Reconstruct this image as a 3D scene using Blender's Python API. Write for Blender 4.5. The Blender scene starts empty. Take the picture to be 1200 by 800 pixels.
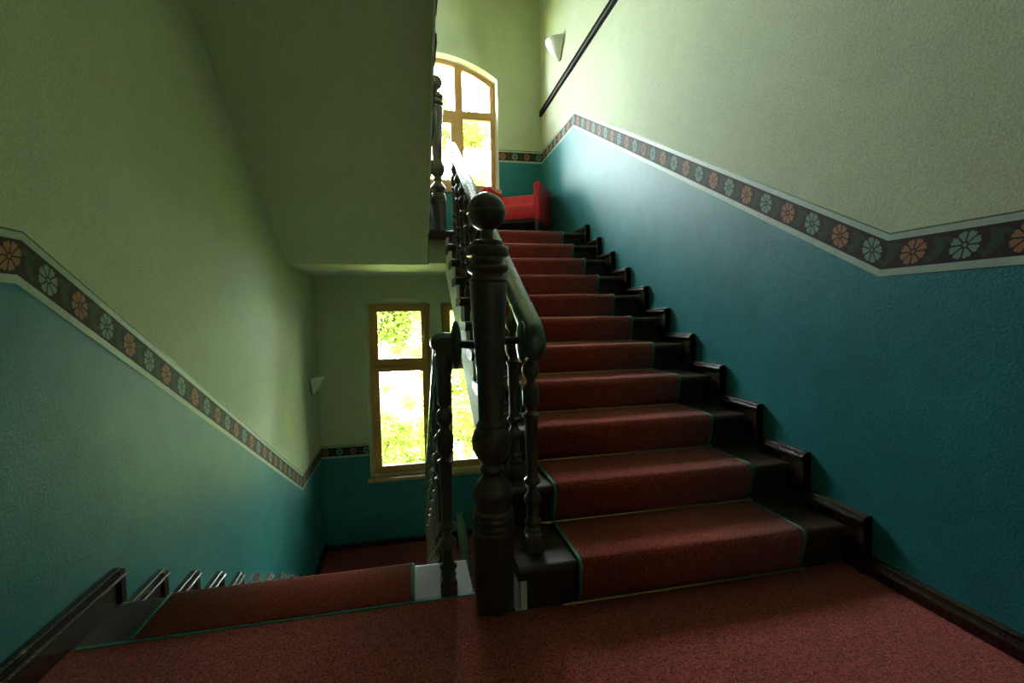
import bpy, bmesh, math, random
from mathutils import Vector, Matrix
random.seed(7)
sc = bpy.context.scene
COL = sc.collection

# ------------------------------------------------------------------ camera
F_PX, YAW, PITCH, ROLL, EYE = 556.74, 11.98, 3.2015, -1.0856, 1.0577
a, b, c = (math.radians(v) for v in (YAW, PITCH, ROLL))
X0 = Vector((math.cos(a), -math.sin(a), 0)); Y0 = Vector((math.sin(a), math.cos(a), 0)); Z0 = Vector((0, 0, 1))
fwd = Y0 * math.cos(b) - Z0 * math.sin(b)
up0 = Y0 * math.sin(b) + Z0 * math.cos(b)
right = X0 * math.cos(c) + up0 * math.sin(c)
up = -X0 * math.sin(c) + up0 * math.cos(c)
cam_data = bpy.data.cameras.new('camera'); cam = bpy.data.objects.new('camera', cam_data); COL.objects.link(cam)
cam.matrix_world = Matrix(((right.x, up.x, -fwd.x, 0), (right.y, up.y, -fwd.y, 0), (right.z, up.z, -fwd.z, EYE), (0, 0, 0, 1)))
cam_data.sensor_width = 36; cam_data.lens = F_PX / 1200 * 36; cam_data.clip_start = .02
sc.camera = cam

# ------------------------------------------------------------------ world (hazy bright sky), exposure
W = bpy.data.worlds.new('world'); sc.world = W; W.use_nodes = True
bg = W.node_tree.nodes['Background']
bg.inputs[0].default_value = (.84, .95, 1.0, 1); bg.inputs[1].default_value = 24.0
sc.view_settings.view_transform = 'Standard'; sc.view_settings.look = 'None'; sc.view_settings.gamma = 1
sc.view_settings.use_curve_mapping = False
sc.view_settings.exposure = 1.6
sc.cycles.use_denoising = True
sc.cycles.max_bounces = 14; sc.cycles.diffuse_bounces = 10; sc.cycles.glossy_bounces = 5
sc.cycles.transparent_max_bounces = 12; sc.cycles.caustics_reflective = False; sc.cycles.caustics_refractive = False
sc.cycles.sample_clamp_indirect = 20

sun = bpy.data.lights.new('sun', 'SUN'); sun.energy = 150; sun.angle = .02; sun.color = (1, .91, .68)
so = bpy.data.objects.new('sun', sun); COL.objects.link(so)
so.rotation_euler = Vector((.76, .01, -.65)).to_track_quat('-Z', 'Y').to_euler()   # sun from the side, lighting the trees

def portal(x0, x1, z0, z1, y):
    l = bpy.data.lights.new('window_portal', 'AREA'); l.shape = 'RECTANGLE'; l.size = x1 - x0; l.size_y = z1 - z0
    l.cycles.is_portal = True
    o = bpy.data.objects.new('window_portal', l); COL.objects.link(o)
    o.location = ((x0 + x1) / 2, y, (z0 + z1) / 2); o.rotation_euler = (-math.pi / 2, 0, 0)

# ------------------------------------------------------------------ dimensions
R_ = .17                       # riser
RW, LW, BW, FW = 1.765, -1.135, 6.2, -1.6   # right, left, back (window) and rear wall planes
UP, LO = 11 * R_, -11 * R_     # half landings
YR, TR = 1.572, .3003          # first nosing and going of the flight going up on the right
YL, TL = 2.025, .307           # landing nosing and going of the flight going down on the left
NX = .27                       # newel axis
ZB, ZT = -3.95, 5.55           # bottom and top of the stairwell
BH = .0785                     # half height of the painted border
BZ = 1.2563                    # border axis above a landing

portal(-.5, .22, -.95, 1.22, BW + .30); portal(.42, 1.14, -.95, 1.22, BW + .30); portal(-.5, 1.14, 2.72, 4.3, BW + .30)

# ------------------------------------------------------------------ node helper
class N:
    def __init__(self, name):
        self.m = bpy.data.materials.new(name); self.m.use_nodes = True
        self.t = self.m.node_tree; self.bsdf = self.t.nodes['Principled BSDF']; self.out = self.t.nodes['Material Output']
    def node(self, typ, **kw):
        n = self.t.nodes.new(typ)
        for k, v in kw.items(): setattr(n, k, v)
        return n
    def put(self, s, v):
        if hasattr(v, 'is_output'): self.t.links.new(v, s)
        else: s.default_value = v
    def math(self, op, x, y=0.0, z=0.0):
        n = self.node('ShaderNodeMath', operation=op)
        for i, v in enumerate((x, y, z)): self.put(n.inputs[i], v)
        return n.outputs[0]
    def mix(self, f, c1, c2):
        n = self.node('ShaderNodeMix', data_type='RGBA')
        self.put(n.inputs[0], f); self.put(n.inputs[6], c1); self.put(n.inputs[7], c2)
        return n.outputs[2]
    def coord(self, which='Object'): return self.node('ShaderNodeTexCoord').outputs[which]
    def noise(self, scale, detail=3, rough=.55, vec=None, stretch=None):
        v = vec if vec is not None else self.coord()
        if stretch:
            mp = self.node('ShaderNodeMapping'); self.put(mp.inputs[0], v); mp.inputs[3].default_value = stretch; v = mp.outputs[0]
        n = self.node('ShaderNodeTexNoise'); self.put(n.inputs['Vector'], v)
        n.inputs['Scale'].default_value = scale; n.inputs['Detail'].default_value = detail; n.inputs['Roughness'].default_value = rough
        return n.outputs[0]
    def ramp(self, f, stops):
        n = self.node('ShaderNodeValToRGB'); self.put(n.inputs[0], f)
        e = n.color_ramp.elements
        while len(e) < len(stops): e.new(.5)
        for el, (p, col) in zip(e, stops): el.position = p; el.color = (*col, 1)
        return n.outputs[0]
    def bump(self, h, strength, dist=.01):
        n = self.node('ShaderNodeBump'); self.put(n.inputs['Height'], h); n.inputs['Strength'].default_value = strength
        n.inputs['Distance'].default_value = dist; self.t.links.new(n.outputs[0], self.bsdf.inputs['Normal'])
    def set(self, color=None, rough=None, spec=None, metal=None, coat=None):
        I = self.bsdf.inputs
        if color is not None: self.put(I['Base Color'], color)
        if rough is not None: self.put(I['Roughness'], rough)
        if spec is not None: self.put(I['Specular IOR Level'], spec)
        if metal is not None: self.put(I['Metallic'], metal)
        if coat is not None: self.put(I['Coat Weight'], coat); I['Coat Roughness'].default_value = .12
        return self.m

def scl(col, k): return tuple(min(1, v * k) for v in col)

def plaster(name, col, rough, var=.16, bump=.35, spec=.4):
    n = N(name)
    big = n.noise(1.7, 4, .6); mid = n.noise(9, 4, .6); fine = n.noise(110, 4, .7)
    m = n.math('ADD', n.math('MULTIPLY', big, .6), n.math('MULTIPLY', mid, .4))
    base = n.ramp(m, [(.3, scl(col, 1 - var)), (.5, col), (.7, scl(col, 1 + var))])
    cf = n.mix(n.ramp(fine, [(.42, (0, 0, 0)), (.62, (.42, .42, .42))]), base, (*scl(col, .5), 1))
    n.bump(n.math('ADD', fine, n.math('MULTIPLY', mid, .8)), bump, .004)
    return n.set(cf, rough, spec)

def carpet(name, col):
    n = N(name)
    s1 = n.noise(165, 3, .8); s2 = n.noise(3, 3); s3 = n.noise(90, 2)
    sp = n.ramp(s1, [(.40, scl(col, .22)), (.5, col), (.60, scl(col, 1.9))])
    sp = n.mix(n.math('MULTIPLY', s3, .35), sp, (*scl(col, .6), 1))
    sp = n.mix(n.math('MULTIPLY', n.math('SUBTRACT', s2, .35), .7), sp, (*scl(col, .62), 1))
    n.bump(s1, .8, .006)
    n.bsdf.inputs['Sheen Weight'].default_value = .12; n.bsdf.inputs['Sheen Roughness'].default_value = .5
    return n.set(sp, .95, .1)

def wood(name, dark, light, rough, grain=(1, 1, 1), spec=.5, coat=0, bump=.08):
    n = N(name)
    g = n.noise(22, 5, .6, stretch=grain); w = n.noise(2.5, 3)
    colr = n.ramp(n.math('ADD', n.math('MULTIPLY', g, .7), n.math('MULTIPLY', w, .3)), [(.35, dark), (.62, light)])
    n.bump(n.noise(60, 3, stretch=grain), bump, .003)
    rg = n.math('ADD', rough - .06, n.math('MULTIPLY', w, .14))
    return n.set(colr, rg, spec, coat=coat)

def simple(name, col, rough, spec=.5, metal=0, var=.12, sc_=30):
    n = N(name); f = n.noise(sc_, 3)
    return n.set(n.ramp(f, [(.35, scl(col, 1 - var)), (.65, scl(col, 1 + var))]), rough, spec, metal)

M = {}
M['cream'] = plaster('cream_wall_paint', (.55, .595, .41), .75, .09, .45, .15)
M['teal'] = plaster('teal_dado_paint', (.030, .205, .225), .46, .22, .55, .16)
M['ceil'] = plaster('soffit_paint', (.64, .69, .45), .75, .07, .25)
M['white'] = plaster('white_plaster', (.82, .83, .72), .6, .04, .1)
M['carpet'] = carpet('red_carpet', (.37, .068, .058))
M['runner'] = carpet('red_runner_carpet', (.42, .072, .056))
M['binding'] = simple('green_binding', (.05, .22, .16), .6)
M['wood'] = wood('dark_stained_wood', (.022, .012, .007), (.06, .033, .02), .42, (1, 9, 1), .26, .0, .3)
M['skirt'] = wood('polished_skirting_wood', (.022, .013, .008), (.055, .032, .02), .24, (1, 9, 1), .5, .3)
M['turned'] = wood('dark_turned_wood', (.034, .025, .012), (.075, .054, .027), .34, (1, 1, .3), .5, .3)
M['rail'] = wood('dark_green_polished_wood', (.022, .045, .024), (.045, .08, .042), .26, (1, .3, 1), .5, .4)
M['oak'] = wood('golden_oak', (.40, .20, .045), (.58, .31, .09), .4, (6, 6, 1), .4, .1)
M['sill'] = wood('pale_oak_sill', (.34, .20, .08), (.48, .30, .13), .35, (1, 6, 1), .5, .2)
M['brass'] = simple('brass', (.62, .48, .2), .35, .5, 1, .1, 60)
M['iron'] = simple('dark_iron', (.02, .022, .018), .4, .5, .4)
M['red'] = simple('red_leather', (.62, .012, .03), .42, .5, 0, .1, 40)
M['black'] = simple('black_wood', (.012, .01, .009), .4)
M['trim'] = simple('black_paint', (.014, .011, .009), .7, .2)
M['shade'] = simple('white_glass_shade', (.74, .75, .68), .35, .5, 0, .03)
M['line'] = simple('pale_border_line', (.34, .43, .34), .55, .4, 0, .08)
M['dline'] = simple('dark_green_hairline', (.06, .10, .045), .55)
M['bark'] = simple('bark', (.06, .045, .03), .9, .2, 0, .3, 12)
M['grass'] = simple('meadow', (.20, .26, .08), .95, .1, 0, .4, 4)

def make_glass():
    n = N('window_glass'); t = n.t
    tr = n.node('ShaderNodeBsdfTransparent'); gl = n.node('ShaderNodeBsdfGlossy'); gl.inputs['Roughness'].default_value = .02
    fr = n.node('ShaderNodeFresnel'); fr.inputs[0].default_value = 1.45
    mx = n.node('ShaderNodeMixShader'); tr.inputs[0].default_value = (.97, .99, .96, 1)
    t.links.new(fr.outputs[0], mx.inputs[0]); t.links.new(tr.outputs[0], mx.inputs[1]); t.links.new(gl.outputs[0], mx.inputs[2])
    t.links.new(mx.outputs[0], n.out.inputs[0]); return n.m
M['glass'] = make_glass()

def make_leaf(name, col):
    n = N(name); t = n.t
    f = n.noise(3.0, 2); colr = n.ramp(f, [(.35, scl(col, .6)), (.65, scl(col, 1.35))])
    d = n.node('ShaderNodeBsdfDiffuse'); tl = n.node('ShaderNodeBsdfTranslucent'); mx = n.node('ShaderNodeMixShader')
    t.links.new(colr, d.inputs[0]); t.links.new(colr, tl.inputs[0]); mx.inputs[0].default_value = .5
    t.links.new(d.outputs[0], mx.inputs[1]); t.links.new(tl.outputs[0], mx.inputs[2]); t.links.new(mx.outputs[0], n.out.inputs[0])
    return n.m
M['leaf'] = make_leaf('leaf_green', (.10, .14, .02)); M['leaf2'] = make_leaf('leaf_yellow_green', (.15, .18, .025))

def make_border():
    """stencilled flower border: u = metres along the band, v = metres across it"""
    n = N('flower_border_print'); P = .162
    uv = n.node('ShaderNodeUVMap'); sx = n.node('ShaderNodeSeparateXYZ'); n.t.links.new(uv.outputs[0], sx.inputs[0])
    u = n.math('DIVIDE', sx.outputs[0], P); fu = n.math('MULTIPLY', n.math('SUBTRACT', n.math('FRACT', u), .5), P); v = sx.outputs[1]
    idx = n.math('FLOOR', u); par = n.math('FLOORED_MODULO', idx, 2)
    def rosette(x, y, rad):
        rr = n.math('SQRT', n.math('ADD', n.math('MULTIPLY', x, x), n.math('MULTIPLY', y, y)))
        th = n.math('ARCTAN2', y, x)
        lobe = n.math('ABSOLUTE', n.math('SINE', n.math('MULTIPLY', th, 4)))      # 8 petals
        notch = n.math('ABSOLUTE', n.math('SINE', n.math('MULTIPLY', th, 8)))
        R = n.math('MULTIPLY', rad, n.math('ADD', .70, n.math('ADD', n.math('MULTIPLY', lobe, .2), n.math('MULTIPLY', notch, .12))))
        inside = n.math('LESS_THAN', rr, R)
        gap = n.math('GREATER_THAN', n.math('MULTIPLY', rr, lobe), .0095)
        ring = n.math('GREATER_THAN', rr, .011); dot = n.math('LESS_THAN', rr, .006)
        pet = n.math('MULTIPLY', n.math('MULTIPLY', inside, gap), ring)
        return n.math('MAXIMUM', pet, dot), rr
    fl, rr = rosette(fu, v, .046)
    # leaves between flowers
    fu2 = n.math('MULTIPLY', n.math('SUBTRACT', n.math('FRACT', n.math('ADD', u, .5)), .5), P)
    leaf = None
    for k, (cx, cy, ang, L, Wd) in enumerate([(0, .018, .9, .036, .013), (0, -.018, -.9, .036, .013), (.018, -.028, .2, .026, .009), (-.02, .028, .2, .026, .009), (.0, .0, 2.3, .03, .01)]):
        dx = n.math('SUBTRACT', fu2, cx); dy = n.math('SUBTRACT', v, cy); ca, sa = math.cos(ang), math.sin(ang)
        p = n.math('DIVIDE', n.math('ADD', n.math('MULTIPLY', dx, ca), n.math('MULTIPLY', dy, sa)), L)
        q = n.math('DIVIDE', n.math('SUBTRACT', n.math('MULTIPLY', dy, ca), n.math('MULTIPLY', dx, sa)), Wd)
        e = n.math('LESS_THAN', n.math('ADD', n.math('MULTIPLY', p, p), n.math('ABSOLUTE', q)), 1.0)
        leaf = e if leaf is None else n.math('MAXIMUM', leaf, e)
    nz = n.noise(60, 3)
    basec = n.mix(nz, (.012, .006, .004, 1), (.035, .018, .010, 1))
    c1 = n.mix(n.math('MULTIPLY', leaf, .8), basec, (.03, .055, .02, 1))
    flower = n.mix(par, (.34, .15, .07, 1), (.17, .27, .21, 1))
    c2 = n.mix(n.math('MULTIPLY', fl, .9), c1, flower)
    n.bump(n.noise(230, 3), .25, .003)
    return n.set(c2, .7, .2)
M['border'] = make_border()

# ------------------------------------------------------------------ mesh helpers
def wloc(o):
    v = Vector((0, 0, 0))
    while o is not None:
        v = v + o.location; o = o.parent
    return v

def link(name, mesh, parent=None, loc=None):
    o = bpy.data.objects.new(name, mesh); COL.objects.link(o)
    if parent is not None:
        o.parent = parent
        pw = Vector(parent['wloc']) if 'wloc' in parent.keys() else Vector((0, 0, 0))
        o.matrix_parent_inverse = Matrix.Translation(-pw)
    if loc is not None: o.location = loc; o['wloc'] = list(loc)
    return o

def tag(o, label, cat, group=None, kind=None):
    o['label'] = label; o['category'] = cat
    if group: o['group'] = group
    if kind: o['kind'] = kind
    return o

def empty(name, loc, label, cat, group=None, kind=None):
    o = bpy.data.objects.new(name, None); COL.objects.link(o); o.location = loc; o['wloc'] = list(loc); o.empty_display_size = .1
    return tag(o, label, cat, group, kind)

def mesh_from(bm, name, mats, smooth=None):
    bmesh.ops.recalc_face_normals(bm, faces=bm.faces[:])
    me = bpy.data.meshes.new(name); bm.to_mesh(me); bm.free()
    for m in (mats if isinstance(mats, (list, tuple)) else [mats]): me.materials.append(M[m] if isinstance(m, str) else m)
    if smooth is not None:
        me.shade_smooth(); me.set_sharp_from_angle(angle=math.radians(smooth))
    return me

def obj(name, bm, mats, parent=None, smooth=None, loc=None):
    return link(name, mesh_from(bm, name, mats, smooth), parent, loc)

def box(bm, x0, x1, y0, y1, z0, z1, bev=0):
    vs = [bm.verts.new((x, y, z)) for x in (x0, x1) for y in (y0, y1) for z in (z0, z1)]
    fs = [bm.faces.new([vs[i] for i in f]) for f in ((0, 1, 3, 2), (4, 6, 7, 5), (0, 4, 5, 1), (2, 3, 7, 6), (0, 2, 6, 4), (1, 5, 7, 3))]
    if bev:
        es = list({e for f in fs for e in f.edges})
        bmesh.ops.bevel(bm, geom=es, offset=bev, segments=2, affect='EDGES', profile=.6)
    return fs

def boxobj(name, dims, mat, parent=None, bev=0):
    bm = bmesh.new(); box(bm, *dims, bev=bev); return obj(name, bm, mat, parent, 40 if bev else None)

def prism_x(bm, poly, x0, x1):
    """poly = [(y,z)...] extruded along x"""
    A = [bm.verts.new((x0, y, z)) for y, z in poly]; B = [bm.verts.new((x1, y, z)) for y, z in poly]
    n = len(poly)
    for i in range(n): bm.faces.new((A[i], A[(i + 1) % n], B[(i + 1) % n], B[i]))
    bm.faces.new(A[::-1]); bm.faces.new(B)

def lathe(bm, prof, seg=28, cx=0, cy=0, cz=0):
    rings = []
    for z, r in prof:
        rings.append([bm.verts.new((cx + r * math.cos(2 * math.pi * k / seg), cy + r * math.sin(2 * math.pi * k / seg), cz + z)) for k in range(seg)])
    for A, B in zip(rings, rings[1:]):
        for k in range(seg): bm.faces.new((A[k], A[(k + 1) % seg], B[(k + 1) % seg], B[k]))
    bm.faces.new(rings[0][::-1]); bm.faces.new(rings[-1])

def sphere_prof(cz, r, n=14, a0=-math.pi / 2, a1=math.pi / 2):
    return [(cz + r * math.sin(a0 + (a1 - a0) * i / n), max(.001, r * math.cos(a0 + (a1 - a0) * i / n))) for i in range(n + 1)]

def tube(bm, p, q, r, seg=10, r2=None):
    p, q = Vector(p), Vector(q); d = (q - p).normalized()
    s = d.cross(Vector((0, 0, 1)));
    if s.length < 1e-4: s = d.cross(Vector((1, 0, 0)))
    s.normalize(); t = d.cross(s); r2 = r if r2 is None else r2
    A = [bm.verts.new(p + (s * math.cos(2 * math.pi * k / seg) + t * math.sin(2 * math.pi * k / seg)) * r) for k in range(seg)]
    B = [bm.verts.new(q + (s * math.cos(2 * math.pi * k / seg) + t * math.sin(2 * math.pi * k / seg)) * r2) for k in range(seg)]
    for k in range(seg): bm.faces.new((A[k], A[(k + 1) % seg], B[(k + 1) % seg], B[k]))
    bm.faces.new(A[::-1]); bm.faces.new(B)

def sweep_yz(bm, prof, path, x):
    """sweep profile [(px,pn)] along a path [(y,z,scale)] in the plane X = x"""
    rings = []
    for i, (y, z, s) in enumerate(path):
        a_ = path[max(i - 1, 0)]; b_ = path[min(i + 1, len(path) - 1)]
        d = Vector((0, b_[0] - a_[0], b_[1] - a_[1])).normalized(); nrm = Vector((0, -d.z, d.y))
        rings.append([bm.verts.new(Vector((x + px * s, y, z)) + nrm * (pn * s)) for px, pn in prof])
    n = len(prof)
    for A, B in zip(rings, rings[1:]):
        for k in range(n): bm.faces.new((A[k], A[(k + 1) % n], B[(k + 1) % n], B[k]))
    bm.faces.new(rings[0][::-1]); bm.faces.new(rings[-1])

def ellipsoid(bm, cx, cy, cz, rx, ry, rz):
    m = Matrix.Translation((cx, cy, cz)) @ Matrix.Diagonal((rx, ry, rz, 1))
    bmesh.ops.create_uvsphere(bm, u_segments=24, v_segments=16, radius=1, matrix=m)

# ------------------------------------------------------------------ walls
def side_wall(name, x, sgn, line, label):
    """side wall: line = border axis polyline [(y,z)...]; teal below, cream above"""
    bm = bmesh.new()
    ln = [bm.verts.new((x, y, z)) for y, z in line]
    lo = [bm.verts.new((x, line[0][0], ZB)), bm.verts.new((x, line[-1][0], ZB))]
    hi = [bm.verts.new((x, line[0][0], ZT)), bm.verts.new((x, line[-1][0], ZT))]
    f1 = bm.faces.new(ln + [lo[1], lo[0]]); f2 = bm.faces.new(ln[::-1] + [hi[0], hi[1]])
    f1.material_index = 1; f2.material_index = 0
    ext = bmesh.ops.extrude_face_region(bm, geom=[f1, f2])
    bmesh.ops.translate(bm, verts=[v for v in ext['geom'] if isinstance(v, bmesh.types.BMVert)], vec=(sgn * .25, 0, 0))
    return tag(obj(name, bm, ['cream', 'teal']), label, 'wall', kind='structure')

def band(wall, to3d, line, shift):
    """painted border along a polyline in wall coordinates; to3d(s,z,off)"""
    P = [Vector(p) for p in line]; n = len(P)
    mit = []
    for i in range(n):
        d0 = (P[i] - P[i - 1]).normalized() if i else (P[1] - P[0]).normalized()
        d1 = (P[i + 1] - P[i]).normalized() if i < n - 1 else d0
        n0 = Vector((-d0.y, d0.x)); n1 = Vector((-d1.y, d1.x))
        if n0.y < 0: n0 = -n0
        if n1.y < 0: n1 = -n1
        m = (n0 + n1).normalized(); mit.append(m / max(.5, m.dot(n0)))
    cum = [0]
    for i in range(1, n): cum.append(cum[-1] + (P[i] - P[i - 1]).length)
    for nm, v0, v1, off, mat in (('flower_border', -.0525, .0525, .0015, 'border'), ('border_line', .0525, BH - .004, .0018, 'line'),
                                ('border_line', -BH, -.0525, .0018, 'line'), ('border_hairline', BH - .004, BH + .002, .0016, 'dline')):
        bm = bmesh.new(); uvl = bm.loops.layers.uv.new('UVMap')
        rows = []
        for i in range(n):
            A = P[i] + mit[i] * v0; B = P[i] + mit[i] * v1
            rows.append((bm.verts.new(to3d(A.x, A.y, off)), bm.verts.new(to3d(B.x, B.y, off)), cum[i]))
        for r0, r1 in zip(rows, rows[1:]):
            f = bm.faces.new((r0[0], r1[0], r1[1], r0[1]))
            for l, (uu, vv) in zip(f.loops, ((r0[2], v0), (r1[2], v0), (r1[2], v1), (r0[2], v1))): l[uvl].uv = (uu + shift, vv)
        me = bpy.data.meshes.new(nm); bm.to_mesh(me); bm.free(); me.materials.append(M[mat])
        link(nm, me, wall)

lineR = [(FW - .3, BZ), (1.482, BZ), (4.925, BZ + UP), (BW + .3, BZ + UP)]
lineL = [(FW - .3, BZ), (1.70, BZ), (5.13, BZ + LO), (BW + .3, BZ + LO)]
wr = side_wall('wall_right', RW, 1, lineR, 'right stairwell wall, teal below a flowered border, pale green above')
wl = side_wall('wall_left', LW, -1, lineL, 'left stairwell wall with the flowered border descending beside the lower flight')
band(wr, lambda s, z, o: (RW - o, s, z), [(FW, BZ), (1.482, BZ), (4.925, BZ + UP), (BW, BZ + UP)], .020)
band(wl, lambda s, z, o: (LW + o, s, z), [(FW, BZ), (1.70, BZ), (5.13, BZ + LO), (BW, BZ + LO)], .058)

# window outlines on the back wall (front = wider plaster opening, inner = frame edge)
def arch_pts(x0, x1, zs, rise, n):
    cx, h = (x0 + x1) / 2, (x1 - x0) / 2; Rr = (h * h + rise * rise) / (2 * rise); a0 = math.asin(h / Rr)
    return [(cx + Rr * math.sin(a0 - 2 * a0 * i / n), zs + rise - Rr + Rr * math.cos(a0 - 2 * a0 * i / n)) for i in range(n + 1)]
def outline(x0, x1, z0, zs, rise, n=20): return [(x0, z0), (x1, z0)] + arch_pts(x0, x1, zs, rise, n)
WIN = [  # front outline, inner outline
    (outline(-.575, 1.185, 2.665, 4.085, .285), outline(-.52, 1.15, 2.70, 4.05, .27)),
    (outline(-.56, .245, -1.0, 1.222, .075), outline(-.515, .225, -.965, 1.218, .004)),
    (outline(.385, 1.19, -1.0, 1.222, .075), outline(.405, 1.145, -.965, 1.218, .004)),
]
bm = bmesh.new()
def loop(pts, y):
    vs = [bm.verts.new((x, y, z)) for x, z in pts]
    return [bm.edges.new((vs[i], vs[(i + 1) % len(vs)])) for i in range(len(vs))]
es = loop([(LW - .25, ZB), (RW + .25, ZB), (RW + .25, ZT), (LW - .25, ZT)], BW)
for fo, inn in WIN: es += loop(fo, BW)
bmesh.ops.triangle_fill(bm, edges=es, use_beauty=True)
for zc in (BZ + LO, 1.6, UP, BZ + UP):
    bmesh.ops.bisect_plane(bm, geom=bm.verts[:] + bm.edges[:] + bm.faces[:], plane_co=(0, 0, zc), plane_no=(0, 0, 1))
for f in bm.faces:
    z = f.calc_center_median().z; f.material_index = 1 if (z < BZ + LO or 1.7 < z < BZ + UP) else 0
ext = bmesh.ops.extrude_face_region(bm, geom=bm.faces[:])
bmesh.ops.translate(bm, verts=[v for v in ext['geom'] if isinstance(v, bmesh.types.BMVert)], vec=(0, .28, 0))
wb = tag(obj('wall_back', bm, ['cream', 'teal']), 'back wall of the stairwell with the windows, teal below and cream above', 'wall', kind='structure')
band(wb, lambda s, z, o: (s, BW - o, z), [(LW, BZ + LO), (-.562, BZ + LO)], .03)
band(wb, lambda s, z, o: (s, BW - o, z), [(1.187, BZ + UP), (RW, BZ + UP)], .03)

bm = bmesh.new()   # rear wall; wide opening added above the landing ceiling to let in fill light
for r in ((LW - .25, RW + .25, ZB, 4.0), (LW - .25, -.9, 4.0, 5.3), (1.55, RW + .25, 4.0, 5.3), (LW - .25, RW + .25, 5.3, ZT)): box(bm, r[0], r[1], FW - .2, FW, r[2], r[3])
wf = obj('wall_rear', bm, 'cream')
tag(wf, 'plain cream wall of the landing behind the viewpoint', 'wall', kind='structure')
l = bpy.data.lights.new('window_portal', 'AREA'); l.shape = 'RECTANGLE'; l.size = 2.45; l.size_y = 1.3; l.cycles.is_portal = True
o = bpy.data.objects.new('window_portal', l); COL.objects.link(o); o.location = (.325, FW - .22, 4.65); o.rotation_euler = (math.pi / 2, 0, 0)

# ------------------------------------------------------------------ landings, ceilings
bm = bmesh.new(); pl = [(LW, FW), (RW, FW), (RW, YR + .03), (.205, YR + .03), (.205, 1.742), (LW, 1.742)]
A = [bm.verts.new((x, y, -.05)) for x, y in pl]; B = [bm.verts.new((x, y, .004)) for x, y in pl]
for i in range(6): bm.faces.new((A[i], A[(i + 1) % 6], B[(i + 1) % 6], B[i]))
bm.faces.new(A[::-1]); bm.faces.new(B)
fl = obj('floor', bm, 'carpet')
tag(fl, 'main landing covered in speckled dark red carpet', 'floor', kind='structure')
boxobj('slab', (LW, RW, FW, YR + .03, -.24, -.051), 'white', fl)
boxobj('edge_binding', (LW + .045, .205, 1.736, 1.75, -.001, .0075), 'binding', fl)
f2 = boxobj('floor', (LW, RW, YR + 10 * TR + .03, BW, UP - .06, UP), 'carpet')
tag(f2, 'upper half landing floor under the arched window', 'floor', kind='structure')
f3 = boxobj('floor', (LW, RW, YL + 10 * TL, BW, LO - .26, LO), 'carpet')
tag(f3, 'lower half landing floor in red carpet below the twin windows', 'floor', kind='structure')
f4 = boxobj('floor', (LW, RW, FW, BW, ZB - .2, ZB + .21), 'carpet')
tag(f4, 'floor at the bottom of the stairwell far below', 'floor', kind='structure')

SY, SZ = 4.74, 1.578   # where the raking soffit meets the half landing ceiling
bm = bmesh.new(); box(bm, LW, RW, 4.88, BW, SZ, UP - .06)
ce = obj('ceiling', bm, 'white'); tag(ce, 'white underside of the upper half landing above the twin windows', 'ceiling', kind='structure')
boxobj('landing_fascia', (.193, .36, SY, 4.88, SZ, UP - .05), 'ceil', ce)
bm = bmesh.new(); box(bm, LW, RW, FW, 1.60, 3.50, 3.74)
c2 = obj('ceiling', bm, 'white'); tag(c2, 'ceiling over the main landing above the viewpoint', 'ceiling', kind='structure')
bm = bmesh.new(); prism_x(bm, [(1.60, 3.5), (4.74, 5.36), (BW, 5.36), (BW, 5.55), (1.60, 5.55)], .34, RW)
c3 = obj('ceiling', bm, 'ceil'); tag(c3, 'raking ceiling high over the right-hand flight', 'ceiling', kind='structure')
bm = bmesh.new(); box(bm, LW - .25, RW + .25, FW - .2, BW + .28, 5.551, 5.75)  # unseen lid added over the well so sky light cannot leak in
c4 = obj('ceiling', bm, 'ceil'); tag(c4, 'flat ceiling added out of view to keep sky light out of the stairwell', 'ceiling', kind='structure')

# ------------------------------------------------------------------ stair flights
def tread_mesh(name, depth, x0, x1):
    """top at z=0, nose at y=0, going back in +y"""
    t = .042; pr = [(depth, 0), (.021, 0)]
    for i in range(9):
        an = math.pi / 2 + math.pi * i / 8; pr.append((.021 + .021 * math.cos(an), -.021 + .021 * math.sin(an)))
    pr += [(.021, -t), (.024, -t - .012), (.034, -t - .016), (.034, -t - .02), (depth, -t - .02)]
    bm = bmesh.new(); prism_x(bm, pr, x0, x1); return mesh_from(bm, name, 'wood', 40)
def riser_mesh(name, x0, x1):
    bm = bmesh.new(); box(bm, x0, x1, 0, .02, -R_, -.05); return mesh_from(bm, name, 'wood')
def flip(me, name):
    m2 = me.copy(); m2.name = name
    for v in m2.vertices: v.co.y = -v.co.y
    m2.flip_normals(); return m2

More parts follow.
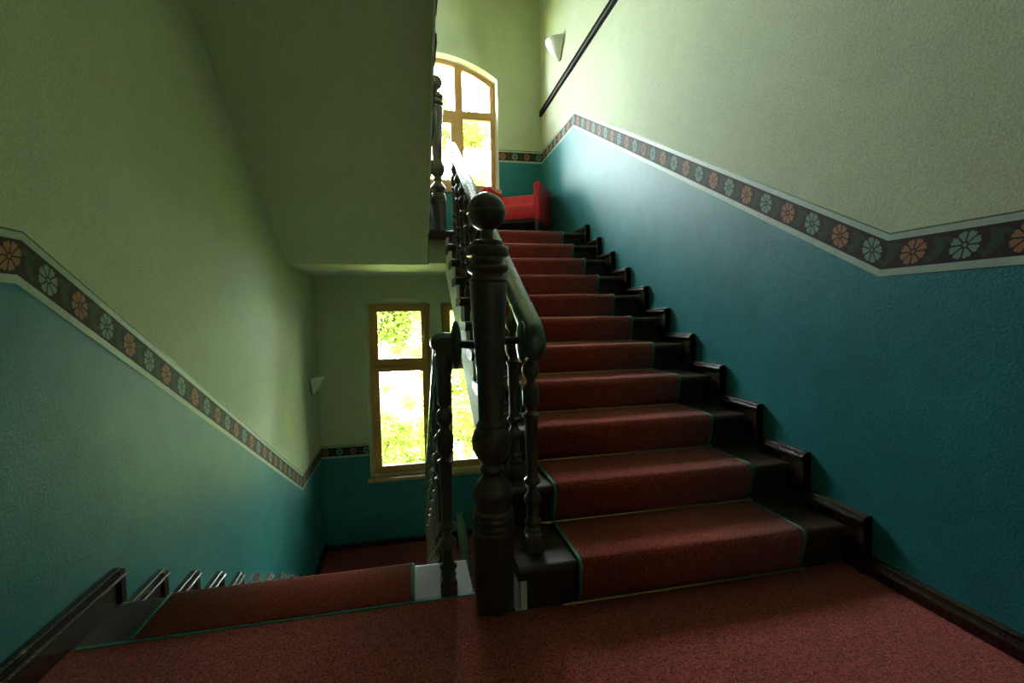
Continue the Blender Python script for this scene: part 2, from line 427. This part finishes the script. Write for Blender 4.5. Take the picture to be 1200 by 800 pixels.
def flight2(label, n, y0, z0, going, x0, x1, s0, s1, sgn, soffit, smat='ceil'):
    root = empty('stair_flight', ((x0 + x1) / 2, y0, z0 - R_), label, 'stairs')
    tm = tread_mesh('tread', going + .04, x0, x1); rm = riser_mesh('riser', max(x0, min(s0, s1)) if s0 < (x0 + x1) / 2 else x0, x1 if s0 < (x0 + x1) / 2 else s0)
    if sgn < 0: tm, rm = flip(tm, 'tread'), flip(rm, 'riser')
    for k in range(n):
        link('tread', tm, root, (0, y0 + sgn * going * k, z0 + R_ * k))
        link('riser', rm, root, (0, y0 + sgn * (going * k + .034), z0 + R_ * k))
    poly = []
    for k in range(n):
        yy = y0 + sgn * (going * k + .032); zz = z0 + R_ * k
        poly += [(yy, zz - R_ - (.0 if k == 0 else .062)), (yy, zz - .062)]
    yl, zl = poly[-1]; poly.append((yl + sgn * .10, zl))
    lower = [(yl + sgn * .10, zl - .36), (y0 + sgn * .45, z0 - R_ - .06), (y0 + sgn * .032, z0 - R_ - .06)]
    bm = bmesh.new(); prism_x(bm, poly + lower, s0, s1); obj('cut_string', bm, 'white', root)
    if soffit:
        bm = bmesh.new(); prism_x(bm, soffit, x0 if s0 > (x0 + x1) / 2 else s1, s0 if s0 > (x0 + x1) / 2 else x1); obj('soffit', bm, smat, root)
    return root

XR0 = .346
soffR = [(YR + .5, -.24), (4.73, SZ), (4.73, SZ + .20), (YR + .5, -.05)]
fr = flight2('dark wooden flight climbing away on the right to the upper landing', 11, YR, R_, TR, XR0, RW - .045, .355, .378, 1, soffR)
# flight down on the left: seen as climbing toward the camera from the lower landing
soffL = [(YL + 10 * TL + .3, LO - .26), (YL + 10 * TL + .3, LO - .1), (2.1, -.06), (2.1, -.24)]
fd = flight2('dark wooden flight descending on the left to the lower landing', 11, YL + 10 * TL, LO + R_, TL, LW + .03, .203, .17, .19, -1, soffL)
# the landing nosing board belongs to this flight: widen it back to the carpet edge
boxobj('landing_board', (LW + .03, .203, YR + .031, YL - .30, -.09, 0), 'wood', fd)
# next flight up, over the left side (its raking soffit hangs in view)
k_ = .636
soffU = [(4.88, SZ), (1.72, SZ + k_ * (4.88 - 1.72)), (1.72, 3.66), (2.06, 3.62), (4.88, 1.99)]
fu = flight2('upper flight on the left with its pale green sloping soffit overhead', 11, YL + 10 * TL, UP + R_, TL, LW + .03, .222, .181, .194, -1, None)
bm = bmesh.new(); prism_x(bm, soffU, LW + .001, .181); obj('soffit', bm, 'ceil', fu)
# lower right flight, seen through the well
fb = flight2('lowest flight under the right-hand stairs, glimpsed through the stairwell', 11, YR, LO - 10 * R_, TR, XR0, RW - .045, .355, .378, 1, None)

# nosing of the upper landing at the well and outer edge of landings
boxobj('nosing_board', (.185, .372, YR + 10 * TR + .012, 4.90, UP - .065, UP + .004), 'wood', f2, .01)
boxobj('nosing_board', (.19, .372, YL + 10 * TL - .46, YL + 10 * TL, LO - .045, LO + .002), 'wood', f3, .01)

# ------------------------------------------------------------------ runners and rods
def runner(label, steps, x0, x1, lead=None, tail=None):
    """steps = [(nose_y, top_z)] from the lowest; climbs in +y"""
    prof = []
    e = .007
    if lead: prof += lead
    for i, (yn, zt) in enumerate(steps):
        zf = zt - R_
        prof += [(yn + .026, zf + e), (yn + .012, zf + .06), (yn + .0 - .003, zt - .038), (yn - .008, zt - .022), (yn - .004, zt - .006), (yn + .008, zt + .005), (yn + .024, zt + e)]
        if i < len(steps) - 1: prof += [(steps[i + 1][0] + .020, zt + e)]
    if tail: prof += tail
    return prof
def strip(name, prof, x0, x1, mat, parent, lift=0.0, smooth=50):
    bm = bmesh.new()
    A = [bm.verts.new((x0, y - lift * .6, z + lift)) for y, z in prof]; B = [bm.verts.new((x1, y - lift * .6, z + lift)) for y, z in prof]
    for i in range(len(prof) - 1): bm.faces.new((A[i], A[i + 1], B[i + 1], B[i]))
    me = bpy.data.meshes.new(name); bm.normal_update(); bm.to_mesh(me); bm.free(); me.materials.append(M[mat]); me.shade_smooth()
    me.set_sharp_from_angle(angle=math.radians(smooth))
    o = link(name, me, parent); s = o.modifiers.new('thickness', 'SOLIDIFY'); s.thickness = .006; s.offset = -1
    return o
CX0, CX1 = .572, 1.503
stepsR = [(YR + k * TR, R_ * (k + 1)) for k in range(11)]
profR = runner('', stepsR, CX0, CX1, tail=[(YR + 10 * TR + .06, UP + .006)])
rr = empty('stair_runner', (1.03, YR, 0), 'speckled red stair runner with green edges climbing the right-hand flight', 'stair carpet')
strip('carpet_strip', profR, CX0, CX1, 'runner', rr)
strip('edge_binding', profR, CX0 - .012, CX0 + .001, 'binding', rr, .002); strip('edge_binding', profR, CX1 - .001, CX1 + .012, 'binding', rr, .002)
stepsL = [(YL + (10 - k) * TL, LO + R_ * (k + 1)) for k in range(11)]
profL = []
for i, (yn, zt) in enumerate(stepsL):
    e = .007; zf = zt - R_
    profL += [(yn - .026, zf + e), (yn - .012, zf + .06), (yn + .003, zt - .038), (yn + .008, zt - .022), (yn + .004, zt - .006), (yn - .008, zt + .005), (yn - .024, zt + e)]
    profL.append((stepsL[i + 1][0] - .020 if False else (yn - TL - .0 + .0 if i < 10 else 1.748), zt + e)) if i == 10 else profL.append((yn - TL - .020, zt + e))
rl = empty('stair_runner', (-.48, YL, 0), 'red stair runner dropping over the landing edge down the left-hand flight', 'stair carpet')
DX0, DX1 = -.93, -.028
def strip_r(*a_, **k): # same strip with the profile reversed so it faces up
    return strip(*a_, **k)
o1 = strip('carpet_strip', profL[::-1], DX0, DX1, 'runner', rl)
o2 = strip('edge_binding', profL[::-1], DX0 - .012, DX0 + .001, 'binding', rl, .002); o3 = strip('edge_binding', profL[::-1], DX1 - .001, DX1 + .012, 'binding', rl, .002)

ORD = ['first', 'second', 'third', 'fourth', 'fifth', 'sixth', 'seventh', 'eighth', 'ninth', 'tenth', 'eleventh']
bm = bmesh.new(); tube(bm, (CX0 - .065, 0, 0), (CX1 + .02, 0, 0), .0045, 10)
for xx in (CX0 - .03, CX1 + .012): tube(bm, (xx - .006, 0, 0), (xx + .006, 0, 0), .008, 10)
rod_me = mesh_from(bm, 'stair_rod', 'brass', 40)
for k in range(11):
    o = link('stair_rod', rod_me, None, (0, YR + k * TR + .012, R_ * k + .0125))
    tag(o, 'thin brass stair rod across the red runner at the foot of the %s riser' % ORD[k], 'stair rod', 'brass rods of the right-hand runner')

# ------------------------------------------------------------------ stepped skirting
def skirt_piece(y0, y1, z0, z1, xw, sgn, front):
    """board against wall xw; sgn=-1 board grows toward -x. front: y of the end carrying the upright moulding (or None)"""
    bm = bmesh.new(); T = .030
    def bx(xa, xb, *r): box(bm, min(xa, xb), max(xa, xb), *r)
    bx(xw, xw + sgn * T, y0, y1, z0, z1 - .012)
    bx(xw, xw + sgn * (T + .014), y0, y1, z1 - .032, z1 - .020)
    bx(xw, xw + sgn * (T + .006), y0, y1, z1 - .020, z1 - .009)
    bx(xw, xw + sgn * (T - .008), y0, y1, z1 - .012, z1)
    tube(bm, (xw + sgn * (T + .012), y0, z1 - .022), (xw + sgn * (T + .012), y1, z1 - .022), .007, 8); tube(bm, (xw + sgn * (T - .006), y0, z1 - .003), (xw + sgn * (T - .006), y1, z1 - .003), .005, 8)
    if front is not None:
        w = .03; ya, yb = (front, front + w) if front < (y0 + y1) / 2 else (front - w, front)
        bx(xw, xw + sgn * (T + .010), ya, yb, z0, z1 - .004)
    return bm
bR = empty('baseboard_right', (RW, 1.5, 0), 'dark stepped wooden skirting along the right wall', 'skirting', kind='structure')
SK = .067
for k in range(11):
    ya = YR + k * TR - SK; yb = YR + (k + 1) * TR - SK if k < 10 else YR + 10 * TR + .2
    obj('skirting_board', skirt_piece(ya, yb, R_ * k + (.0 if k == 0 else SK - .02), R_ * (k + 1) + SK, RW, -1, ya), 'skirt', bR)
obj('skirting_board', skirt_piece(FW, YR - SK, 0, .075, RW, -1, None), 'skirt', bR)
obj('skirting_board', skirt_piece(YR + 10 * TR + .2, BW, UP, UP + SK, RW, -1, None), 'skirt', bR)
bL = empty('baseboard_left', (LW, 1.5, 0), 'dark stepped wooden skirting along the left wall', 'skirting', kind='structure')
SL = .126
obj('skirting_board', skirt_piece(FW, YL + .012, -.1, SL, LW, 1, YL + .012), 'skirt', bL)
for k in range(1, 11):
    ya = YL + (k - 1) * TL + .012; yb = YL + k * TL + .012
    obj('skirting_board', skirt_piece(ya, yb, -R_ * k - .1, -R_ * k + SL, LW, 1, yb), 'skirt', bL)
obj('skirting_board', skirt_piece(YL + 10 * TL + .012, BW, LO, LO + .09, LW, 1, None), 'skirt', bL)
bB = empty('baseboard_back', (0, BW, LO), 'dark skirting along the foot of the back wall', 'skirting', kind='structure')
for x0, x1, z in ((LW, RW, LO), (LW, RW, UP)):
    bm = bmesh.new(); box(bm, x0, x1, BW - .022, BW, z, z + .07); box(bm, x0, x1, BW - .03, BW, z + .052, z + .062); obj('skirting_board', bm, 'wood', bB)

# dark horizontal rail high on the right wall
bm = bmesh.new(); prism_pts = [(RW, 3.715), (RW - .030, 3.715), (RW - .036, 3.702), (RW - .016, 3.694), (RW - .016, 3.684), (RW - .032, 3.678), (RW - .030, 3.654), (RW, 3.648)]
A = [bm.verts.new((x, 1.6, z)) for x, z in prism_pts]; B = [bm.verts.new((x, BW - .02, z)) for x, z in prism_pts]
for i in range(len(A)): bm.faces.new((A[i], A[(i + 1) % len(A)], B[(i + 1) % len(A)], B[i]))
bm.faces.new(A[::-1]); bm.faces.new(B)
o = obj('trim_1', bm, 'trim'); tag(o, 'dark moulded rail running high along the right wall', 'wall rail', kind='structure')

# ------------------------------------------------------------------ newels
def newel_parts(root, base, iron_z=None):
    x, y, z = base
    def part(name, prof, mat='turned', parent=root, seg=40):
        bm = bmesh.new(); lathe(bm, prof, seg, x, y, z); return obj(name, bm, mat, parent, 50)
    part('base_drum', [(0, .069), (.004, .071), (.02, .071), (.26, .0735), (.272, .0745), (.274, .0745)])
    part('ring_collar', [(.274, .073), (.279, .0765), (.289, .0765), (.294, .073), (.298, .0725), (.303, .076), (.313, .076), (.318, .0725), (.322, .072), (.327, .0755), (.337, .0755), (.342, .071), (.346, .0705), (.351, .0735), (.358, .0735), (.363, .068), (.366, .0655)])
    part('pedestal', [(.366, .0645), (.395, .0635), (.402, .066), (.408, .0715), (.42, .0735), (.432, .0725), (.44, .067), (.452, .060), (.462, .053), (.472, .044), (.484, .037), (.492, .036), (.499, .042), (.507, .0435), (.515, .041), (.521, .036), (.528, .035)])
    part('bulb', [(.528, .035), (.540, .043), (.555, .055), (.572, .064), (.59, .069), (.608, .071), (.625, .0695), (.642, .064), (.655, .057), (.661, .053), (.664, .0545), (.670, .0545), (.674, .050), (.683, .0465)])
    part('shaft', [(.683, .0445), (.75, .0455), (.85, .048), (.95, .0535), (1.05, .0595), (1.12, .0635), (1.165, .0655), (1.170, .062), (1.174, .0655), (1.183, .0665), (1.187, .063)])
    part('collar', [(1.187, .058), (1.197, .055), (1.203, .058), (1.208, .067), (1.216, .0735), (1.226, .0735), (1.234, .068), (1.239, .058), (1.247, .055), (1.2615, .057), (1.2635, .0715), (1.266, .0738), (1.293, .0738), (1.2955, .0715), (1.2975, .052), (1.302, .0545), (1.310, .055), (1.316, .052), (1.3185, .042), (1.321, .026), (1.33, .022), (1.352, .022)])
    bf = part('ball_finial', sphere_prof(1.418, .067, 20, -math.pi / 2 + .3, math.pi / 2))
    part('finial_ring', [(1.409, .066), (1.411, .0695), (1.419, .0695), (1.421, .066)], 'turned', bf)
nw = empty('newel_post', (NX, 1.66, 0), 'large dark turned newel post with ball finial on the main landing', 'newel post', 'turned newel posts')
newel_parts(nw, (NX, 1.66, 0))
nu = empty('newel_post', (.297, 4.715, UP), 'distant turned newel post with ball top at the upper landing edge', 'newel post', 'turned newel posts')
newel_parts(nu, (.297, 4.715, UP))
nl = empty('newel_post', (.29, 4.86, LO), 'turned newel post standing on the lower landing, behind the balusters', 'newel post', 'turned newel posts')
newel_parts(nl, (.29, 4.86, LO))

# ------------------------------------------------------------------ balustrades
BAL = [(.072, .027), (.078, .030), (.085, .030), (.090, .024), (.096, .022), (.101, .028), (.107, .033), (.113, .033), (.119, .027), (.124, .0225), (.172, .0215), (.178, .024), (.184, .030), (.190, .0315), (.207, .0315),
       (.213, .027), (.224, .020), (.236, .0165), (.246, .0165), (.252, .022), (.259, .030), (.268, .0315), (.274, .028), (.279, .022), (.29, .0205), (.496, .0245), (.503, .0255), (.507, .030), (.517, .0305), (.521, .024), (.527, .0185), (.534, .0185),
       (.541, .023), (.552, .030), (.564, .0315), (.60, .0325), (.615, .031), (.626, .026), (.636, .018), (.646, .0155)]
BALL = [(.650, .018), (.657, .0245), (.666, .029), (.678, .032), (.688, .032), (.698, .0295), (.707, .0235), (.714, .016), (.718, .0145)]
def baluster_mesh(name, top, tail):
    bm = bmesh.new(); s = .031
    for zz0, zz1 in ((0, .066),): box(bm, -s, s, -s, s, zz0, zz1, .003)
    t = [bm.verts.new((sx * s * .94, sy * s * .94, .066)) for sx, sy in ((-1, -1), (1, -1), (1, 1), (-1, 1))]
    u = [bm.verts.new((sx * .02, sy * .02, .076)) for sx, sy in ((-1, -1), (1, -1), (1, 1), (-1, 1))]
    for i in range(4): bm.faces.new((t[i], t[(i + 1) % 4], u[(i + 1) % 4], u[i]))
    lathe(bm, BAL + BALL + tail + [(top, tail[-1][1] if tail else .0145)], 22)
    return mesh_from(bm, name, 'turned', 45)
balA = baluster_mesh('baluster', .80, [(.722, .0145)])
balB = baluster_mesh('baluster', .925, [(.722, .016), (.728, .022), (.74, .025), (.80, .027)])

RAIL = [(-.040, -.006), (-.043, .004), (-.043, .016), (-.038, .027), (-.024, .036), (0, .039), (.024, .036), (.038, .027), (.043, .016), (.043, .004), (.040, -.006), (.030, -.012), (.028, -.020), (.031, -.027), (.029, -.037), (-.029, -.037), (-.031, -.027), (-.028, -.020), (-.030, -.012)]
def balustrade(label, x_rail, path, bal_me, bals, x_bal, bar=None, cap=None):
    root = empty('stair_balustrade', (x_bal, bals[0][0], bals[0][1]), label, 'balustrade')
    bm = bmesh.new(); sweep_yz(bm, RAIL, path, x_rail); hr = obj('handrail', bm, 'rail', root, 50)
    for y, z in bals: link('baluster', bal_me, root, (x_bal, y, z))
    if cap:
        bm = bmesh.new(); ellipsoid(bm, *cap); obj('rail_end_cap', bm, 'rail', hr, 60)
    if bar:
        bm = bmesh.new(); tube(bm, bar[0], bar[1], .0145, 14); obj('fixing_bar', bm, 'iron', root, 50)
    return root
sl = R_ / TR; yb = 1.70; zr = .995
def railR(dz, ytop, curl=True):
    p = []
    if curl: p += [(1.668, zr - .105 + dz, .35), (1.669, zr - .098 + dz, .62), (1.672, zr - .08 + dz, .85), (1.676, zr - .055 + dz, .98), (1.684, zr - .03 + dz, 1), (1.698, zr - .008 + dz, 1.0), (1.72, zr + .010 + dz, 1), (1.75, zr + (1.75 - yb) * sl + dz, 1)]
    y = 1.85
    while y < ytop: p.append((y, zr + (y - yb) * sl + dz, 1)); y += .25
    p.append((ytop, zr + (ytop - yb) * sl + dz, 1)); return p
balustrade('dark turned balustrade with green polished handrail climbing the right-hand flight', .437, railR(0, 4.70), balA,
           [(yb + k * TR, R_ * (k + 1)) for k in range(10)], .428, ((NX + .04, 1.66, .965), (.40, 1.70, .965)), (.398, 1.705, .958, .020, .045, .078))
sL = R_ / TL; zl0 = .952; yb2 = 1.772
pathL = [(1.742, zl0 - .005, .9), (1.748, zl0 - .003, 1.25), (1.775, zl0 - .003, 1.3), (1.79, zl0 - .008, 1.05)] + [(1.80 + .25 * i, zl0 - (.03 + .25 * i) * sL, 1) for i in range(13)] + [(4.93, zl0 - (4.93 - 1.77) * sL, 1)]
balustrade('dark turned balustrade going down the left-hand flight to the lower landing', .122, pathL, balB,
           [(yb2 + k * TL, -R_ * k) for k in range(11)], .112, ((NX - .04, 1.66, .955), (.165, 1.735, .955)), (.160, 1.745, .952, .020, .045, .090))
balustrade('balustrade of the lowest flight, only its handrail top showing beside the newel', .437, railR(LO * 2, 4.80, False), balA,
           [(yb + k * TR, LO - R_ * (10 - k)) for k in range(4, 10)], .428)
pathU = [(4.72, UP + zl0 + .0, 1)] + [(4.6 - .25 * i, UP + zl0 + (.10 + .25 * i) * sL, 1) for i in range(11)]
balustrade('balustrade of the upper flight behind the sloping soffit edge', .122, pathU, balB,
           [(YL + (10 - k) * TL - .25, UP + R_ * (k + 1)) for k in range(9)], .112)

# ------------------------------------------------------------------ windows
def ring_prism(bm, outer, inner, y0, y1):
    n = len(outer)
    V = [[bm.verts.new((x, y, z)) for x, z in pts] for pts, y in ((outer, y0), (inner, y0), (inner, y1), (outer, y1))]
    for A, B in zip(V, V[1:] + V[:1]):
        for k in range(n): bm.faces.new((A[k], A[(k + 1) % n], B[(k + 1) % n], B[k]))
def bridge(bm, o, yo, i, yi):
    A = [bm.verts.new((x, yo, z)) for x, z in o]; B = [bm.verts.new((x, yi, z)) for x, z in i]; n = len(o)
    for k in range(n): bm.faces.new((A[k], A[(k + 1) % n], B[(k + 1) % n], B[k]))
def rect(x0, x1, z0, z1): return [(x0, z0), (x1, z0), (x1, z1), (x0, z1)]
YF = BW + .10
def window(name, wi, label):
    fo, inn = WIN[wi]
    root = empty(name, ((inn[0][0] + inn[1][0]) / 2, YF, inn[0][1]), label, 'window', kind='structure')
    bm = bmesh.new(); bridge(bm, fo, BW - .001, inn, YF + .05); obj('window_reveal', bm, 'white', root)
    return root
def handle(parent, x, z):
    bm = bmesh.new(); box(bm, x - .009, x + .009, YF - .022, YF - .016, z - .03, z + .03, .002)
    tube(bm, (x, YF - .02, z), (x, YF - .055, z), .007); tube(bm, (x, YF - .052, z + .01), (x, YF - .052, z - .10), .008)
    return obj('window_handle', bm, 'brass', parent, 50)
def sash(root, x0, x1, z0, z1, w=.052, hx=None, hz=None):
    bm = bmesh.new(); ring_prism(bm, rect(x0, x1, z0, z1), rect(x0 + w, x1 - w, z0 + w, z1 - w), YF - .016, YF + .035)
    s = obj('sash', bm, 'oak', root)
    bm = bmesh.new(); box(bm, x0 + w - .004, x1 - w + .004, YF + .008, YF + .012, z0 + w - .004, z1 - w + .004); obj('pane', bm, 'glass', s)
    if hx: handle(s, hx, hz)
def low_window(name, wi, label):
    root = window(name, wi, label); inn = WIN[wi][1]; x0, x1 = inn[0][0], inn[1][0]
    bm = bmesh.new(); ring_prism(bm, rect(x0, x1, -.965, 1.224), rect(x0 + .045, x1 - .04, -.965 + .05, 1.224 - .05), YF, YF + .06); obj('window_frame', bm, 'oak', root)
    boxobj('transom', (x0 + .04, x1 - .035, YF - .002, YF + .055, .40, .475), 'oak', root)
    boxobj('drip_bead', (x0 + .05, x1 - .04, YF - .024, YF - .004, .432, .446), 'oak', root)
    sash(root, x0 + .038, x1 - .033, .462, 1.192, .062, x1 - .062, .85)
    sash(root, x0 + .038, x1 - .033, -.932, .418, .062, x1 - .062, -.25)
    return root
w1 = low_window('window_1', 1, 'left of the two tall oak windows on the lower landing')
w2 = low_window('window_2', 2, 'right of the two oak windows on the lower landing, partly behind the newel')
boxobj('window_sill', (-.585, 1.215, BW - .055, YF + .02, -1.03, -.985), 'sill', w1, .008)
w3 = window('window_3', 0, 'arched oak window with cross bars on the upper landing')
inn = WIN[0][1]
bm = bmesh.new(); ring_prism(bm, inn, outline(-.52 + .06, 1.15 - .055, 2.70 + .06, 4.05 - .02, .255), YF - .01, YF + .06); obj('window_frame', bm, 'oak', w3)
for x in (.689, -.06): boxobj('mullion', (x - .05, x + .05, YF - .02, YF + .055, 2.75, 4.235 if x > .3 else 4.235), 'oak', w3)
for x0, x1 in ((-.47, -.11), (-.01, .639), (.739, 1.10)): boxobj('transom', (x0, x1, YF - .012, YF + .05, 3.60, 3.70), 'oak', w3)
sash(w3, -.012, .641, 2.758, 3.602, .06, .60, 3.1)
for x0, x1 in ((-.47, -.11), (.739, 1.10)): boxobj('pane', (x0, x1, YF + .02, YF + .024, 2.75, 3.61), 'glass', w3)
for x0, x1 in ((-.47, -.11), (-.01, .639), (.739, 1.10)):
    bm = bmesh.new(); pts = [(x, z) for x, z in outline(-.48, 1.11, 3.69, 4.05, .26, 60)[2:] if x0 <= x <= x1]
    vs = [bm.verts.new((x0, YF + .022, 3.69)), bm.verts.new((x1, YF + .022, 3.69))] + [bm.verts.new((x, YF + .022, z)) for x, z in [(x1, pts[0][1])] + pts + [(x0, pts[-1][1])]]
    bm.faces.new(vs); obj('pane', bm, 'glass', w3)
boxobj('window_sill', (-.60, 1.21, BW - .05, YF + .02, 2.63, 2.685), 'sill', w3, .008)

# ------------------------------------------------------------------ sconces
def sconce(label, wx, sgn, y, z, k_=1.0):
    root = empty('wall_sconce', (wx, y, z), label, 'wall lamp', 'white uplighter sconces')
    bm = bmesh.new(); prof = [(0, .012), (.01, .03), (.05, .055), (.12, .093), (.19, .122), (.195, .122), (.195, .116), (.12, .086), (.05, .047), (.015, .01)]
    n = 18; rows = []; prof = [(dz * (1 + .12 * (k_ - 1)), r * k_) for dz, r in prof]
    for dz, r in prof:
        rows.append([bm.verts.new((wx + sgn * (.012 + r * math.sin(math.pi * k / n)), y + r * math.cos(math.pi * k / n), z + dz)) for k in range(n + 1)])
    for A, B in zip(rows, rows[1:]):
        for k in range(n): bm.faces.new((A[k], A[k + 1], B[k + 1], B[k]))
    obj('shade', bm, 'shade', root, 50)
    bm = bmesh.new(); pl = [(-.02, .0), (.02, .0), (.11, .185), (-.11, .185)]
    A = [bm.verts.new((wx, y + p, z + q)) for p, q in pl]; B = [bm.verts.new((wx + sgn * .013, y + p, z + q)) for p, q in pl]
    for k in range(4): bm.faces.new((A[k], A[(k + 1) % 4], B[(k + 1) % 4], B[k]))
    bm.faces.new(A); bm.faces.new(B[::-1]); obj('back_plate', bm, 'iron', root)
    bm = bmesh.new(); ellipsoid(bm, wx + sgn * .02, y, z - .004, .012, .012, .014); obj('knob', bm, 'shade', root, 60)
sconce('white half-cone wall lamp high on the right wall above the upper landing', RW, -1, 5.36, 3.955, 1.3)
sconce('white half-cone wall lamp on the left wall beside the tall window', LW, 1, 5.78, .20, 1.1)

# ------------------------------------------------------------------ red armchair (local coordinates, front = -y)
ch = empty('armchair', (1.30, 5.62, UP), 'red leather armchair with dark legs in the corner of the upper landing', 'armchair')
ch.rotation_euler = (0, 0, math.radians(-28))
def cpart(name, bm, mat, smooth=50):
    o = bpy.data.objects.new(name, mesh_from(bm, name, mat, smooth)); COL.objects.link(o); o.parent = ch; return o
bm = bmesh.new(); box(bm, -.27, .27, -.31, .22, .27, .43, .03); cpart('seat', bm, 'red')
bm = bmesh.new(); prism_x(bm, [(.17, .30), (.30, .30), (.325, .65), (.315, .665), (.24, .665), (.225, .65)], -.34, .34); cpart('backrest', bm, 'red')
for s in (-1, 1):
    bm = bmesh.new(); x0, x1 = (.265, .345) if s > 0 else (-.345, -.265)
    prism_x(bm, [(-.33, .25), (.27, .25), (.315, .69), (.30, .70), (-.31, .67), (-.335, .65)], x0, x1)
    bmesh.ops.bevel(bm, geom=bm.edges[:], offset=.015, segments=2, affect='EDGES'); cpart('armrest', bm, 'red')
    for yy in (-.28, .24):
        bm = bmesh.new(); box(bm, s * .29 - .022, s * .29 + .022, yy - .022, yy + .022, 0, .28, .004); cpart('leg', bm, 'black')
bm = bmesh.new(); box(bm, -.29, .29, -.29, .24, .235, .275); cpart('seat_frame', bm, 'black')

# ------------------------------------------------------------------ outdoors
g = boxobj('ground', (-25, 27, BW + .5, 45, -7.2, -7.0), 'grass'); tag(g, 'grassy ground outside below the windows', 'ground', kind='structure')
def tree(label, x, y, h, cr, n, mat, seed):
    rnd = random.Random(seed); z0 = -7.0
    root = empty('tree', (x, y, z0), label, 'tree', 'trees outside the windows')
    bm = bmesh.new(); tube(bm, (x, y, z0), (x + .1, y, z0 + h * .5), .16, 10, .10); tube(bm, (x + .1, y, z0 + h * .5), (x, y, z0 + h * .95), .10, 8, .03); obj('trunk', bm, 'bark', root, 50)
    bm = bmesh.new(); tips = []
    for i in range(34):
        zz = z0 + h * rnd.uniform(.25, .93); an = rnd.uniform(0, 2 * math.pi); L = cr * rnd.uniform(.5, 1.0) * (1.0 if zz < z0 + h * .7 else .7)
        p = Vector((x, y, zz)); q = p + Vector((math.cos(an) * L, math.sin(an) * L, L * rnd.uniform(.0, .5)))
        tube(bm, p, q, .025, 5, .006); tips.append((p, q))
        for j in range(3):
            s = p.lerp(q, rnd.uniform(.4, .9)); e = s + Vector((rnd.uniform(-1, 1), rnd.uniform(-1, 1), rnd.uniform(-.3, .8))) * .6
            tube(bm, s, e, .009, 4, .003); tips.append((s, e))
    obj('branches', bm, 'bark', root)['kind'] = 'stuff'
    verts, faces = [], []
    for i in range(n):
        p, q = rnd.choice(tips); c0 = p.lerp(q, rnd.uniform(.25, 1.05)) + Vector((rnd.gauss(0, .16), rnd.gauss(0, .16), rnd.gauss(0, .14)))
        d = Vector((rnd.gauss(0, 1), rnd.gauss(0, 1), rnd.gauss(-.4, .7))).normalized(); s = d.cross(Vector((rnd.gauss(0, .4), rnd.gauss(0, .4), 1))).normalized()
        l = rnd.uniform(.07, .14); w_ = l * .32; k = len(verts); up_ = s.cross(d) * (w_ * .35)
        verts += [c0, c0 + d * l * .5 + s * w_ + up_, c0 + d * l, c0 + d * l * .5 - s * w_ + up_]
        faces += [(k, k + 1, k + 2), (k, k + 2, k + 3)]
    me = bpy.data.meshes.new('foliage'); me.from_pydata([tuple(v) for v in verts], [], faces); me.materials.append(M[mat])
    f = link('foliage', me, root); f['kind'] = 'stuff'
tree('leafy tree filling the left lower window', -1.3, 10.5, 9.5, 2.1, 34000, 'leaf', 1)
tree('leafy tree behind the right lower window', 1.9, 10.2, 10.5, 2.2, 34000, 'leaf2', 2)
tree('tall tree showing through the arched upper window', 1.6, 15.0, 15.5, 2.6, 24000, 'leaf2', 3)
tree('tall tree at the right side of the arched window view', 4.4, 12.0, 13.5, 2.2, 16000, 'leaf', 4)
tree('low bushy tree seen through the bottom of the left lower window', -3.4, 15.0, 8.0, 2.8, 36000, 'leaf2', 5)
tree('low bushy tree seen between the baluster and the newel', .3, 19.5, 9.0, 3.2, 36000, 'leaf', 6)

# unseen window added in the rear wall's upper storey to even out the light
w4 = empty('fill_window', (.325, FW - .1, 4.0), 'wide plain window added high behind the viewpoint to even out the light', 'window', kind='structure')
bm = bmesh.new(); ring_prism(bm, rect(-.9, 1.55, 4.0, 5.3), rect(-.84, 1.49, 4.06, 5.24), FW - .13, FW - .07); obj('window_frame', bm, 'oak', w4)
boxobj('mullion', (.29, .36, FW - .125, FW - .075, 4.06, 5.24), 'oak', w4)
for x0, x1 in ((-.84, .29), (.36, 1.49)): boxobj('pane', (x0, x1, FW - .102, FW - .098, 4.06, 5.24), 'glass', w4)
